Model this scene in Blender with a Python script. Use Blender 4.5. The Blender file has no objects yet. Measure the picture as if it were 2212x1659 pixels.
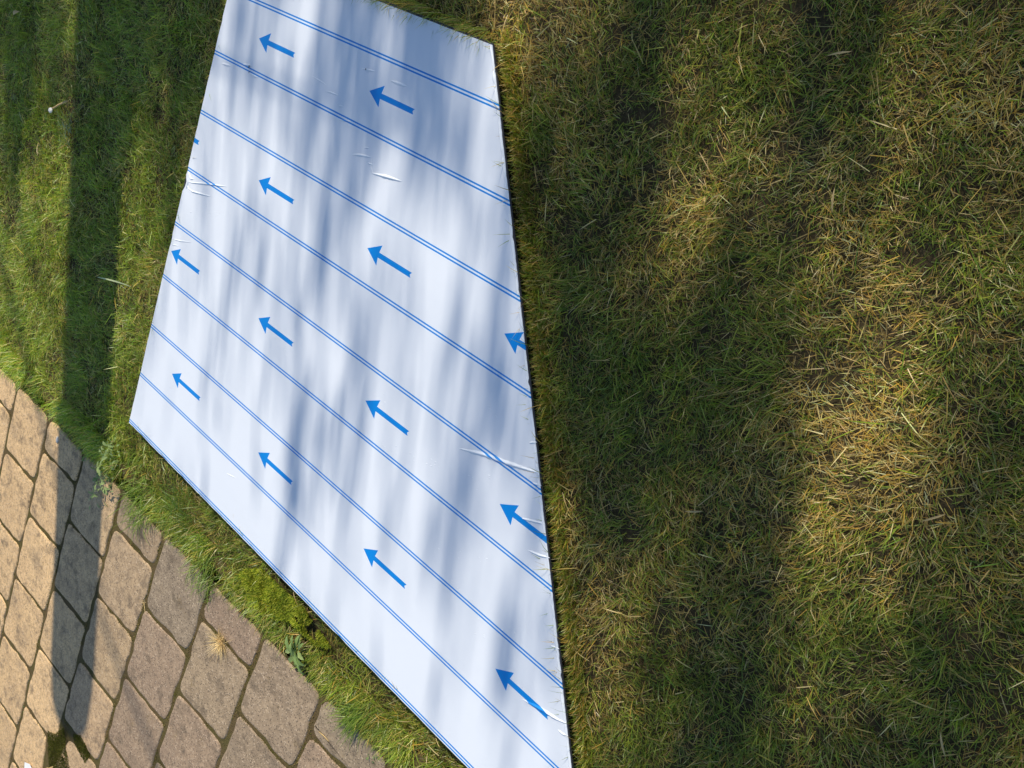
import bpy, bmesh, math, random
import numpy as np
from mathutils import Vector, Matrix

# ------------------------------------------------------------------ camera, sky, sun, exposure
sc = bpy.context.scene
COL = sc.collection
UNIT = 0.16            # metres between two printed lines on the board
BOARD_Z = 0.045        # height of the board's top face above the lawn soil
R3 = ((0.7109690951, -0.3426160495, 0.6141149635),
      (0.4707468000, 0.8806336605, -0.0536824578),
      (-0.5224178366, 0.3272592224, 0.7873887257))
CAM = Vector((13.60765734 * UNIT, -0.38487316 * UNIT, 8.72782163 * UNIT + BOARD_Z))
F = Matrix(((1, 0, 0), (0, -1, 0), (0, 0, -1)))
rot = (F @ Matrix(R3) @ F).transposed()
cam_d = bpy.data.cameras.new("camera")
cam = bpy.data.objects.new("camera", cam_d)
COL.objects.link(cam)
cam.matrix_world = Matrix.Translation(CAM) @ rot.to_4x4()
cam_d.sensor_fit = 'HORIZONTAL'
cam_d.sensor_width = 36.0
cam_d.lens = 36.0 * 1904.96 / 2212.0
cam_d.clip_start = 0.05
cam_d.clip_end = 500.0
sc.camera = cam

SUN_EL = math.radians(38.0)
SUN_AZ = math.radians(17.0)           # the sun stands at -X by this angle from +Y
SUNDIR = Vector((-math.sin(SUN_AZ) * math.cos(SUN_EL), math.cos(SUN_AZ) * math.cos(SUN_EL), math.sin(SUN_EL)))
world = bpy.data.worlds.new("World")
sc.world = world
world.use_nodes = True
wn = world.node_tree.nodes
wl = world.node_tree.links
wn.clear()
sky_n = wn.new("ShaderNodeTexSky")
sky_n.sky_type = 'NISHITA'
sky_n.sun_disc = False
sky_n.sun_elevation = SUN_EL
sky_n.sun_rotation = -SUN_AZ
sky_n.dust_density = 0.3
sky_n.ozone_density = 1.6
bg = wn.new("ShaderNodeBackground")
bg.inputs[1].default_value = 0.14
wo = wn.new("ShaderNodeOutputWorld")
wl.new(sky_n.outputs[0], bg.inputs[0])
wl.new(bg.outputs[0], wo.inputs[0])

sun_d = bpy.data.lights.new("sun", 'SUN')
sun_d.energy = 4.7
sun_d.angle = math.radians(0.53)
sun_d.color = (1.0, 0.91, 0.765)
sun = bpy.data.objects.new("sun", sun_d)
COL.objects.link(sun)
sun.rotation_euler = SUNDIR.to_track_quat('Z', 'Y').to_euler()
sun.location = SUNDIR * 20

sc.view_settings.view_transform = 'Standard'
sc.view_settings.look = 'None'
sc.view_settings.exposure = 0.15
sc.view_settings.gamma = 1.0
sc.view_settings.use_curve_mapping = False

rng = np.random.default_rng(11)
random.seed(5)

# ------------------------------------------------------------------ helpers
def tag(o, label=None, cat=None, group=None, kind=None):
    if label: o["label"] = label
    if cat: o["category"] = cat
    if group: o["group"] = group
    if kind: o["kind"] = kind
    return o

def empty(name, loc):
    o = bpy.data.objects.new(name, None)
    o.empty_display_size = 0.05
    o.location = loc
    COL.objects.link(o)
    return o

def place(u, v, z=0.0):
    """board grid point (u, v) on its line of sight, brought to the height z"""
    b = Vector((u * UNIT, -v * UNIT, BOARD_Z))
    return CAM + (b - CAM) * ((CAM.z - z) / (CAM.z - BOARD_Z))

def add_obj(name, verts, faces, mat, parent=None, smooth=False, origin=None):
    """one mesh object; verts in world coordinates, stored relative to the parent's or its own origin"""
    me = bpy.data.meshes.new(name)
    off = Vector(parent.location) if parent is not None else Vector(origin or (0, 0, 0))
    me.from_pydata([tuple(Vector(p) - off) for p in verts], [], faces)
    me.update()
    if smooth:
        me.polygons.foreach_set("use_smooth", [True] * len(me.polygons))
    me.materials.append(mat)
    o = bpy.data.objects.new(name, me)
    COL.objects.link(o)
    if parent is not None:
        o.parent = parent
    elif origin is not None:
        o.location = origin
    return o

def array_mesh(name, verts, loops, totals, mat, colors=None, smooth=True):
    me = bpy.data.meshes.new(name)
    me.vertices.add(len(verts))
    me.vertices.foreach_set("co", np.ascontiguousarray(verts, np.float32).ravel())
    me.loops.add(len(loops))
    me.loops.foreach_set("vertex_index", np.ascontiguousarray(loops, np.int32))
    starts = np.concatenate([[0], np.cumsum(totals)[:-1]]).astype(np.int32)
    me.polygons.add(len(totals))
    me.polygons.foreach_set("loop_start", starts)
    me.polygons.foreach_set("loop_total", np.ascontiguousarray(totals, np.int32))
    me.polygons.foreach_set("use_smooth", np.full(len(totals), smooth))
    if colors is not None:
        a = me.attributes.new("tint", 'FLOAT_COLOR', 'POINT')
        a.data.foreach_set("color", np.ascontiguousarray(colors, np.float32).ravel())
    me.update(calc_edges=True)
    me.materials.append(mat)
    o = bpy.data.objects.new(name, me)
    COL.objects.link(o)
    return o

def vnoise(x, y, seed=0):
    """smooth value noise 0..1 on arrays"""
    x = np.asarray(x, float); y = np.asarray(y, float)
    xi = np.floor(x).astype(np.int64); yi = np.floor(y).astype(np.int64)
    fx = x - xi; fy = y - yi
    fx = fx * fx * (3 - 2 * fx); fy = fy * fy * (3 - 2 * fy)
    def h(a, b):
        n = (a * 374761393 + b * 668265263 + seed * 982451653) & 0x7fffffff
        n = ((n ^ (n >> 13)) * 1274126177) & 0x7fffffff
        n = (n ^ (n >> 16)) & 0xffff
        return n / 65535.0
    return (h(xi, yi) * (1 - fx) + h(xi + 1, yi) * fx) * (1 - fy) + (h(xi, yi + 1) * (1 - fx) + h(xi + 1, yi + 1) * fx) * fy

def fbm(x, y, seed=0):
    return 0.55 * vnoise(x, y, seed) + 0.3 * vnoise(x * 2.1, y * 2.1, seed + 7) + 0.15 * vnoise(x * 4.3, y * 4.3, seed + 13)

# ------------------------------------------------------------------ materials
class NT:
    def __init__(self, name):
        self.m = bpy.data.materials.new(name)
        self.m.use_nodes = True
        self.n = self.m.node_tree.nodes
        self.l = self.m.node_tree.links
        self.n.clear()
        self.out = self.n.new("ShaderNodeOutputMaterial")
    def node(self, t, **kw):
        x = self.n.new(t)
        for k, v in kw.items():
            setattr(x, k, v)
        return x
    def put(self, sock, v):
        if isinstance(v, (int, float, tuple, list)):
            sock.default_value = v
        else:
            self.l.new(v, sock)
    def math(self, op, a, b=0.0, c=None):
        x = self.node("ShaderNodeMath", operation=op)
        self.put(x.inputs[0], a); self.put(x.inputs[1], b)
        if c is not None: self.put(x.inputs[2], c)
        return x.outputs[0]
    def mix(self, f, a, b, mode='MIX'):
        x = self.node("ShaderNodeMix", data_type='RGBA', blend_type=mode)
        self.put(x.inputs[0], f)
        self.put(x.inputs[6], a if not isinstance(a, tuple) else (*a[:3], 1))
        self.put(x.inputs[7], b if not isinstance(b, tuple) else (*b[:3], 1))
        return x.outputs[2]
    def noise(self, vec, scale, detail=3.0, rough=0.55):
        x = self.node("ShaderNodeTexNoise")
        x.inputs["Scale"].default_value = scale
        x.inputs["Detail"].default_value = detail
        x.inputs["Roughness"].default_value = rough
        self.l.new(vec, x.inputs["Vector"])
        return x.outputs[0]
    def voro(self, vec, scale):
        x = self.node("ShaderNodeTexVoronoi")
        x.inputs["Scale"].default_value = scale
        self.l.new(vec, x.inputs["Vector"])
        return x
    def ramp(self, f, lo, hi):
        x = self.node("ShaderNodeMapRange", interpolation_type='SMOOTHSTEP')
        self.l.new(f, x.inputs[0])
        x.inputs[1].default_value = lo; x.inputs[2].default_value = hi
        return x.outputs[0]
    def pos(self):
        return self.node("ShaderNodeNewGeometry").outputs["Position"]
    def bump(self, h, strength, dist):
        x = self.node("ShaderNodeBump")
        x.inputs["Strength"].default_value = strength
        x.inputs["Distance"].default_value = dist
        self.l.new(h, x.inputs["Height"])
        return x.outputs[0]
    def principled(self, col, rough=0.6, spec=0.3, normal=None):
        p = self.node("ShaderNodeBsdfPrincipled")
        self.put(p.inputs["Base Color"], col if not isinstance(col, tuple) else (*col[:3], 1))
        self.put(p.inputs["Roughness"], rough)
        p.inputs["Specular IOR Level"].default_value = spec
        if normal is not None: self.l.new(normal, p.inputs["Normal"])
        return p
    def done(self, shader):
        self.l.new(shader, self.out.inputs[0])
        return self.m

def mat_plain(name, col, rough=0.7, spec=0.2, vary=0.25, scale=60, bump=0.3, bdist=0.001):
    t = NT(name)
    n = t.noise(t.pos(), scale, 4)
    c = t.mix(n, tuple(x * (1 - vary) for x in col), tuple(x * (1 + vary) for x in col))
    return t.done(t.principled(c, rough, spec, t.bump(n, bump, bdist)).outputs[0])

def mat_blade(name, trans=0.32, rough=0.5, spec=0.25):
    """thin leaf: tint from the leaf itself, part of the light passes through"""
    t = NT(name)
    a = t.node("ShaderNodeAttribute", attribute_name="tint")
    p = t.principled(a.outputs[0], rough, spec)
    tr = t.node("ShaderNodeBsdfTranslucent")
    t.l.new(t.mix(1.0, a.outputs[0], (1.25, 1.2, 0.6), 'MULTIPLY'), tr.inputs[0])
    ms = t.node("ShaderNodeMixShader")
    ms.inputs[0].default_value = trans
    t.l.new(p.outputs[0], ms.inputs[1]); t.l.new(tr.outputs[0], ms.inputs[2])
    return t.done(ms.outputs[0])

def mat_leaf(name, col, trans=0.3, rough=0.45, vary=0.25):
    t = NT(name)
    n = t.noise(t.pos(), 120, 3)
    c = t.mix(n, tuple(x * (1 - vary) for x in col), tuple(x * (1 + vary) for x in col))
    p = t.principled(c, rough, 0.35, t.bump(n, 0.3, 0.001))
    tr = t.node("ShaderNodeBsdfTranslucent")
    t.l.new(c, tr.inputs[0])
    ms = t.node("ShaderNodeMixShader")
    ms.inputs[0].default_value = trans
    t.l.new(p.outputs[0], ms.inputs[1]); t.l.new(tr.outputs[0], ms.inputs[2])
    return t.done(ms.outputs[0])

def mat_soil():
    t = NT("soil")
    p = t.pos()
    a = t.noise(p, 9, 4); b = t.noise(p, 140, 4, 0.7)
    c = t.mix(a, (0.035, 0.028, 0.014), (0.07, 0.052, 0.026))
    c = t.mix(t.ramp(b, 0.45, 0.7), c, (0.12, 0.09, 0.042))
    # farther away the lawn itself is only colour
    d = t.node("ShaderNodeVectorMath", operation='LENGTH')
    t.l.new(p, d.inputs[0])
    g = t.mix(t.noise(p, 30, 5), (0.05, 0.07, 0.015), (0.14, 0.13, 0.045))
    c = t.mix(t.ramp(d.outputs["Value"], 3.4, 4.2), c, g)
    return t.done(t.principled(c, 0.9, 0.1, t.bump(b, 0.6, 0.006)).outputs[0])

def mat_paver():
    t = NT("paver_concrete")
    p = t.pos()
    oi = t.node("ShaderNodeObjectInfo")
    base = oi.outputs["Color"]
    n1 = t.noise(p, 11, 4, 0.6)
    n2 = t.noise(p, 75, 5, 0.7)
    c = t.mix(n1, t.mix(1.0, base, (0.74, 0.72, 0.72), 'MULTIPLY'), t.mix(1.0, base, (1.22, 1.2, 1.12), 'MULTIPLY'))
    c = t.mix(t.ramp(n2, 0.35, 0.75), t.mix(1.0, c, (0.8, 0.78, 0.76), 'MULTIPLY'), t.mix(1.0, c, (1.14, 1.13, 1.1), 'MULTIPLY'))
    va = t.voro(p, 190); vb = t.voro(p, 230)
    wa = t.node("ShaderNodeSeparateColor"); t.l.new(va.outputs["Color"], wa.inputs[0])
    wb = t.node("ShaderNodeSeparateColor"); t.l.new(vb.outputs["Color"], wb.inputs[0])
    lite = t.math('MULTIPLY', t.math('GREATER_THAN', wa.outputs[0], 0.80), t.ramp(va.outputs["Distance"], 0.55, 0.25))
    dark = t.math('MULTIPLY', t.math('GREATER_THAN', wb.outputs[1], 0.72), t.ramp(vb.outputs["Distance"], 0.55, 0.25))
    c = t.mix(t.math('MULTIPLY', lite, 0.55), c, (0.66, 0.52, 0.37))
    c = t.mix(t.math('MULTIPLY', dark, 0.7), c, (0.075, 0.055, 0.042))
    # ochre lichen and grey dirt in patches
    li = t.math('MULTIPLY', t.ramp(t.noise(p, 16, 3), 0.62, 0.74), t.ramp(t.noise(p, 110, 3), 0.42, 0.62))
    c = t.mix(t.math('MULTIPLY', li, 0.45), c, (0.20, 0.135, 0.045))
    gd = t.ramp(t.noise(p, 6.5, 3), 0.55, 0.75)
    c = t.mix(t.math('MULTIPLY', gd, 0.4), c, (0.15, 0.12, 0.09))
    st = t.math('MULTIPLY', t.ramp(t.noise(p, 21, 5, 0.7), 0.48, 0.70), 0.7)
    c = t.mix(st, c, (0.13, 0.098, 0.066))
    h = t.math('ADD', t.math('MULTIPLY', n2, 0.8), t.math('SUBTRACT', t.math('MULTIPLY', lite, 0.3), t.math('MULTIPLY', dark, 0.7)))
    return t.done(t.principled(c, 0.85, 0.25, t.bump(h, 0.7, 0.0022)).outputs[0])

def mat_joint():
    t = NT("joint_earth")
    p = t.pos()
    a = t.noise(p, 14, 4); b = t.noise(p, 210, 4, 0.7)
    c = t.mix(t.ramp(a, 0.35, 0.65), (0.12, 0.085, 0.040), (0.105, 0.088, 0.030))
    c = t.mix(t.ramp(b, 0.5, 0.75), c, (0.18, 0.125, 0.055))
    return t.done(t.principled(c, 0.95, 0.1, t.bump(b, 1.0, 0.005)).outputs[0])

def mat_film():
    """white protective film with the printed double lines and arrows"""
    t = NT("printed_film")
    at = t.node("ShaderNodeAttribute", attribute_name="grid")
    sx = t.node("ShaderNodeSeparateXYZ")
    t.l.new(at.outputs["Vector"], sx.inputs[0])
    u, v = sx.outputs[0], sx.outputs[1]
    M = t.math
    d = M('SUBTRACT', v, M('ROUND', v))
    line = M('LESS_THAN', M('ABSOLUTE', M('SUBTRACT', M('ABSOLUTE', d), 0.0230)), 0.0112)
    row = M('ROUND', M('DIVIDE', M('SUBTRACT', v, 1.496), 2.0))
    dv = M('ABSOLUTE', M('SUBTRACT', M('SUBTRACT', v, 1.496), M('MULTIPLY', row, 2.0)))
    u0 = M('ADD', 2.791, M('MULTIPLY', 0.8786, M('SUBTRACT', row, 2.0)))
    du = M('FLOORED_MODULO', M('SUBTRACT', u, u0), 2.7595)
    head = M('MULTIPLY', M('LESS_THAN', dv, M('MULTIPLY', du, 0.563)),
             M('LESS_THAN', du, M('ADD', 0.2435, M('MULTIPLY', dv, 0.174))))
    shaft = M('MULTIPLY', M('LESS_THAN', dv, 0.038),
              M('MULTIPLY', M('GREATER_THAN', du, 0.2), M('LESS_THAN', du, M('ADD', 0.926, M('MULTIPLY', dv, 0.82)))))
    ink = M('MAXIMUM', line, M('MAXIMUM', head, shaft))
    p = t.pos()
    n = t.noise(p, 5, 3)
    white = t.mix(n, (0.675, 0.715, 0.775), (0.705, 0.745, 0.80))
    # dust and stray specks
    vo = t.voro(p, 34)
    ws = t.node("ShaderNodeSeparateColor"); t.l.new(vo.outputs["Color"], ws.inputs[0])
    speck = M('MULTIPLY', M('GREATER_THAN', ws.outputs[0], 0.955), M('LESS_THAN', vo.outputs["Distance"], M('MULTIPLY', ws.outputs[1], 0.045)))
    blue = t.mix(n, (0.0, 0.205, 0.62), (0.001, 0.225, 0.66))
    c = t.mix(ink, white, blue)
    c = t.mix(M('MULTIPLY', speck, 0.75), c, (0.08, 0.075, 0.07))
    bn = M('ADD', t.noise(p, 9, 2), M('MULTIPLY', t.noise(p, 500, 2), 0.02))
    return t.done(t.principled(c, 0.42, 0.35, t.bump(bn, 0.12, 0.01)).outputs[0])

M_SOIL = mat_soil()
M_BLADE = mat_blade("grass_blade", 0.42, 0.36, 0.45)
M_MOSS = mat_blade("moss", 0.4, 0.8, 0.1)
M_STRAW = mat_blade("straw", 0.2, 0.6, 0.2)
M_PAVER = mat_paver()
M_JOINT = mat_joint()
M_FILM = mat_film()
M_CORE = mat_plain("dark_core", (0.035, 0.036, 0.045), 0.55, 0.3, 0.2, 40, 0.1)
M_BARK = mat_plain("bark", (0.10, 0.075, 0.05), 0.9, 0.1, 0.4, 25, 0.8, 0.01)
M_LEAF = mat_leaf("tree_leaf", (0.06, 0.10, 0.025), 0.25)
M_WEED = mat_leaf("weed_leaf", (0.22, 0.32, 0.10), 0.3, 0.5)
M_WEED2 = mat_leaf("pale_weed_leaf", (0.34, 0.44, 0.17), 0.35, 0.5)
M_DRY = mat_plain("dry_leaf", (0.52, 0.37, 0.16), 0.7, 0.2, 0.3, 90)
M_PALE = mat_plain("pale_tip", (0.68, 0.66, 0.60), 0.6, 0.3, 0.1, 90)
M_STONE = mat_plain("pale_stone", (0.55, 0.53, 0.50), 0.7, 0.3, 0.3, 160)
M_EDGE = mat_plain("edging_concrete", (0.19, 0.145, 0.075), 0.9, 0.2, 0.7, 110, 0.9, 0.004)
M_PAPER = mat_plain("white_paper", (0.80, 0.80, 0.78), 0.6, 0.3, 0.05, 50)

# ------------------------------------------------------------------ ground
def build_ground():
    S = 60.0
    o = add_obj("ground", [(-S, -S, 0), (S, -S, 0), (S, S, 0), (-S, S, 0)], [(0, 1, 2, 3)], M_SOIL)
    tag(o, kind="structure")
build_ground()

# ------------------------------------------------------------------ the printed board
V_TOP, V_BOT = 0.345, 9.055
def right_u(v):
    return 5.485 + 0.6655 * v
BOARD_POLY = np.array([(-0.05, V_TOP), (right_u(V_TOP), V_TOP), (right_u(V_BOT), V_BOT), (-0.05, V_BOT)])

def in_board(u, v, m=0.0):
    """inside the board's outline shrunk by m (grid units)"""
    return (u > -0.05 + m) & (u < right_u(v) - m * 1.2) & (v > V_TOP + m) & (v < V_BOT - m)

def bw(u, v, h=0.0):
    return Vector((u * UNIT, -v * UNIT, BOARD_Z + h))

def set_grid(o, uvs):
    a = o.data.attributes.new("grid", 'FLOAT_VECTOR', 'POINT')
    a.data.foreach_set("vector", np.array([(u, v, 0.0) for u, v in uvs], np.float32).ravel())

def film_outline():
    r = random.Random(3)
    pts = []
    n = 26                                         # top edge, straight
    for i in range(n):
        f = i / n
        pts.append((-0.045 + f * (right_u(V_TOP) + 0.03), V_TOP + r.uniform(-0.002, 0.002)))
    n = 190                                        # sawn right edge, ragged film
    for i in range(n):
        v = V_TOP + (V_BOT - V_TOP) * i / n
        rag = r.uniform(-0.007, 0.002)
        if r.random() < 0.04: rag -= r.uniform(0.005, 0.022)
        pts.append((right_u(v) - 0.012 + rag, v))
    n = 70                                         # lower edge
    for i in range(n):
        f = i / n
        rag = r.uniform(-0.005, 0.004)
        if r.random() < 0.08: rag -= 0.015
        pts.append((right_u(V_BOT) - f * (right_u(V_BOT) + 0.045), V_BOT + rag - 0.004))
    n = 90                                         # left edge with the torn, crumpled place
    for i in range(n):
        v = V_BOT + (V_TOP - V_BOT) * i / n
        u = -0.045 + r.uniform(-0.004, 0.004)
        if 4.12 < v < 4.36: u += 0.055 + r.uniform(-0.012, 0.012)
        if 3.98 < v < 4.06: u += 0.02
        if 5.26 < v < 5.42: u += 0.018
        if 1.44 < v < 1.58: u += r.uniform(0.0, 0.03)
        pts.append((u, v))
    return pts

def build_board():
    root = empty("printed_board", (0.62, -0.78, 0.0))
    tag(root, "large white board printed with blue arrows and double lines, lying on the lawn", "board")
    # dark core, showing along the far edge and as a thin line along the sawn edge
    q = [(-0.06, V_TOP - 0.062), (right_u(V_TOP) - 0.01, V_TOP - 0.022), (right_u(V_TOP) + 0.003, V_TOP), (right_u(V_BOT) + 0.003, V_BOT + 0.004), (-0.048, V_BOT + 0.004)]
    top = [bw(u, v, -0.0012) for u, v in q]
    bot = [bw(u, v, -0.0048) for u, v in q]
    n = len(q)
    core = add_obj("core", top + bot, [tuple(range(n))[::-1], tuple(range(n, 2 * n))] + [(i, (i + 1) % n, n + (i + 1) % n, n + i) for i in range(n)], M_CORE, root)
    # film with a small thickness
    pts = film_outline()
    n = len(pts)
    vs = [bw(u, v, 0.0) for u, v in pts] + [bw(u, v, -0.0010) for u, v in pts]
    film = add_obj("film", vs, [tuple(range(n))[::-1]] + [(i, (i + 1) % n, n + (i + 1) % n, n + i) for i in range(n)], M_FILM, root)
    set_grid(film, pts + pts)
    # folds and blisters of the film
    creases = [
        ([(3.826, 2.409), (4.008, 2.356), (4.211, 2.319)], .045, .0024), ([(4.316, 2.511), (4.621, 2.455), (4.921, 2.41)], .055, .0034),
        ([(4.141, 1.25), (4.311, 1.241), (4.479, 1.232)], .05, .0018), ([(3.521, 1.262), (3.787, 1.224)], .04, .0016),
        ([(3.348, 2.055), (3.603, 1.999)], .035, .0018), ([(2.893, 1.769), (3.04, 1.752), (3.189, 1.746)], .03, .0014),
        ([(2.494, 1.661), (2.702, 1.671), (2.874, 1.687)], .022, .0010), ([(0.224, 2.115), (0.481, 2.086)], .05, .0018),
        ([(0.769, 1.974), (1.018, 1.927)], .04, .0022), ([(1.016, 2.046), (1.242, 2.052)], .05, .0024),
        ([(4.022, 2.238), (4.113, 2.216)], .025, .0014), ([(3.26, 1.878), (3.362, 1.855)], .025, .0014), ([(4.169, 2.41), (4.283, 2.402)], .03, .0018),
        ([(4.22, 2.325), (4.26, 2.43), (4.33, 2.50)], .016, .0010),
        ([(0.02, 4.20), (0.166, 4.179), (0.585, 4.046), (1.144, 3.887)], .035, .0026), ([(0.03, 4.25), (0.12, 4.30), (0.242, 4.31), (0.784, 4.194)], .035, .0026),
        ([(-0.02, 5.285), (0.243, 5.222), (0.547, 5.113)], .028, .0017), ([(-0.02, 5.385), (0.215, 5.326)], .022, .0013), ([(-0.01, 4.03), (0.113, 4.127), (0.196, 4.107)], .04, .0026),
        ([(7.412, 5.201), (7.797, 5.059), (8.17, 4.96), (8.66, 4.81)], .07, .0042), ([(8.664, 5.476), (8.798, 5.422), (9.02, 5.333)], .04, .0026),
        ([(8.944, 5.777), (9.131, 5.728), (9.27, 5.669)], .04, .0026), ([(8.374, 4.545), (8.47, 4.48)], .035, .0022), ([(8.622, 4.976), (8.77, 4.93)], .03, .0018),
        ([(9.721, 7.564), (10.031, 7.474), (10.246, 7.43), (10.385, 7.382)], .055, .0036), ([(10.32, 7.54), (10.403, 7.538), (10.47, 7.505)], .04, .0024),
        ([(9.752, 6.657), (9.835, 6.63), (9.887, 6.608)], .03, .002), ([(0.03, 4.12), (0.06, 4.22), (0.05, 4.33)], .05, .003),
        ([(3.05, 8.28), (3.32, 8.21)], .018, .0012),
    ]
    def ridge(poly, w, h, name="film_crease", squash=1.0):
        P = [Vector(p) for p in poly]
        seg = [(P[i + 1] - P[i]).length for i in range(len(P) - 1)]
        L = sum(seg)
        N = max(8, int(L / 0.035))
        pts, uvs, fs = [], [], []
        K = 6
        for i in range(N + 1):
            s = L * i / N
            k = 0
            while k < len(seg) - 1 and s > seg[k]:
                s -= seg[k]; k += 1
            c = P[k].lerp(P[k + 1], min(1, s / seg[k]))
            d = (P[k + 1] - P[k]).normalized()
            nrm = Vector((-d.y, d.x))
            f = i / N
            env = max(0.03, math.sin(math.pi * (0.03 + 0.94 * f)) ** 0.7) * (0.85 + 0.3 * random.random())
            for j in range(K + 1):
                a = -1 + 2 * j / K
                q = c + nrm * (a * w * 0.5 * env)
                z = h * env * (0.5 + 0.5 * math.cos(math.pi * a)) + 0.00012
                pts.append(bw(q.x, q.y, z)); uvs.append((q.x, q.y))
        for i in range(N):
            for j in range(K):
                a = i * (K + 1) + j
                fs.append((a, a + 1, a + K + 2, a + K + 1))
        return pts, uvs, fs
    for poly, w, h in creases:
        p, g, f = ridge(poly, w, h)
        o = add_obj("film_crease", p, f, M_FILM, root, smooth=True)
        set_grid(o, g)
    # folded-over rim of film along the sawn edge: short overlapping crumpled lengths
    r = random.Random(9)
    v = V_TOP + 0.02
    allp, allg, allf = [], [], []
    while v < V_BOT - 0.05:
        L = r.uniform(0.12, 0.5)
        w = r.uniform(0.03, 0.062)
        e = min(v + L, V_BOT - 0.02)
        poly = [(right_u(v) - 0.045 + r.uniform(-.01, .008), v), (right_u((v + e) / 2) - 0.04 + r.uniform(-.012, .01), (v + e) / 2), (right_u(e) - 0.045 + r.uniform(-.01, .008), e)]
        p, g, f = ridge(poly, w, r.uniform(.0012, .0028))
        b = len(allp)
        allp += p; allg += g; allf += [tuple(b + k for k in q) for q in f]
        v = e - r.uniform(0.0, 0.04)
    o = add_obj("folded_rim", allp, allf, M_FILM, root, smooth=True)
    set_grid(o, allg)
    # fine flecks where the film has lifted, along the arcs seen on the sheet
    arcs = [(.31, 4.66), (.49, 4.56), (.66, 4.50), (.77, 4.52), (.88, 4.42), (1.06, 4.38), (1.42, 4.26), (1.08, 4.48), (.83, 4.60), (.63, 4.61), (1.89, 4.66), (2.02, 4.54), (2.18, 4.56), (2.3, 4.57),
            (6.09, 5.91), (6.35, 5.81), (6.71, 5.72), (7.02, 5.63), (7.23, 5.62), (7.68, 5.48), (7.95, 5.32), (7.62, 4.46), (7.2, 4.67), (5.97, 5.28), (7.55, 6.55), (7.92, 6.49), (8.32, 6.33),
            (3.2, 5.6), (3.4, 5.5), (3.7, 5.42), (3.6, 5.7), (3.9, 5.62), (3.1, 5.2), (8.6, 7.0), (8.9, 7.2), (9.1, 6.9), (8.2, 6.9), (9.4, 7.1)]
    allp, allg, allf = [], [], []
    for (a, b) in arcs:
        for k in range(3):
            u = a + r.gauss(0, .09); vv = b + r.gauss(0, .05)
            L = r.uniform(.012, .045)
            p, g, f = ridge([(u, vv), (u + L, vv - L * r.uniform(.0, .5))], r.uniform(.009, .016), r.uniform(.0004, .0008))
            n0 = len(allp)
            allp += p; allg += g; allf += [tuple(n0 + q for q in x) for x in f]
    o = add_obj("film_flecks", allp, allf, M_FILM, root, smooth=True)
    set_grid(o, allg)
    o["kind"] = "stuff"
    # two punctures where the dark core shows
    for (u, vv, s) in ((0.99, 1.955, .018), (1.02, 2.03, .015), (3.62, 1.245, .010)):
        p = [bw(u + s * math.cos(a) * r.uniform(.5, 1.2), vv + s * 1.5 * math.sin(a) * r.uniform(.5, 1.2), .0034 + r.uniform(0, .0006)) for a in [k * math.tau / 9 for k in range(9)]]
        c = bw(u, vv, .0024)
        add_obj("puncture", p + [c], [(k, (k + 1) % 9, 9) for k in range(9)], M_CORE, root)
build_board()

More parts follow.
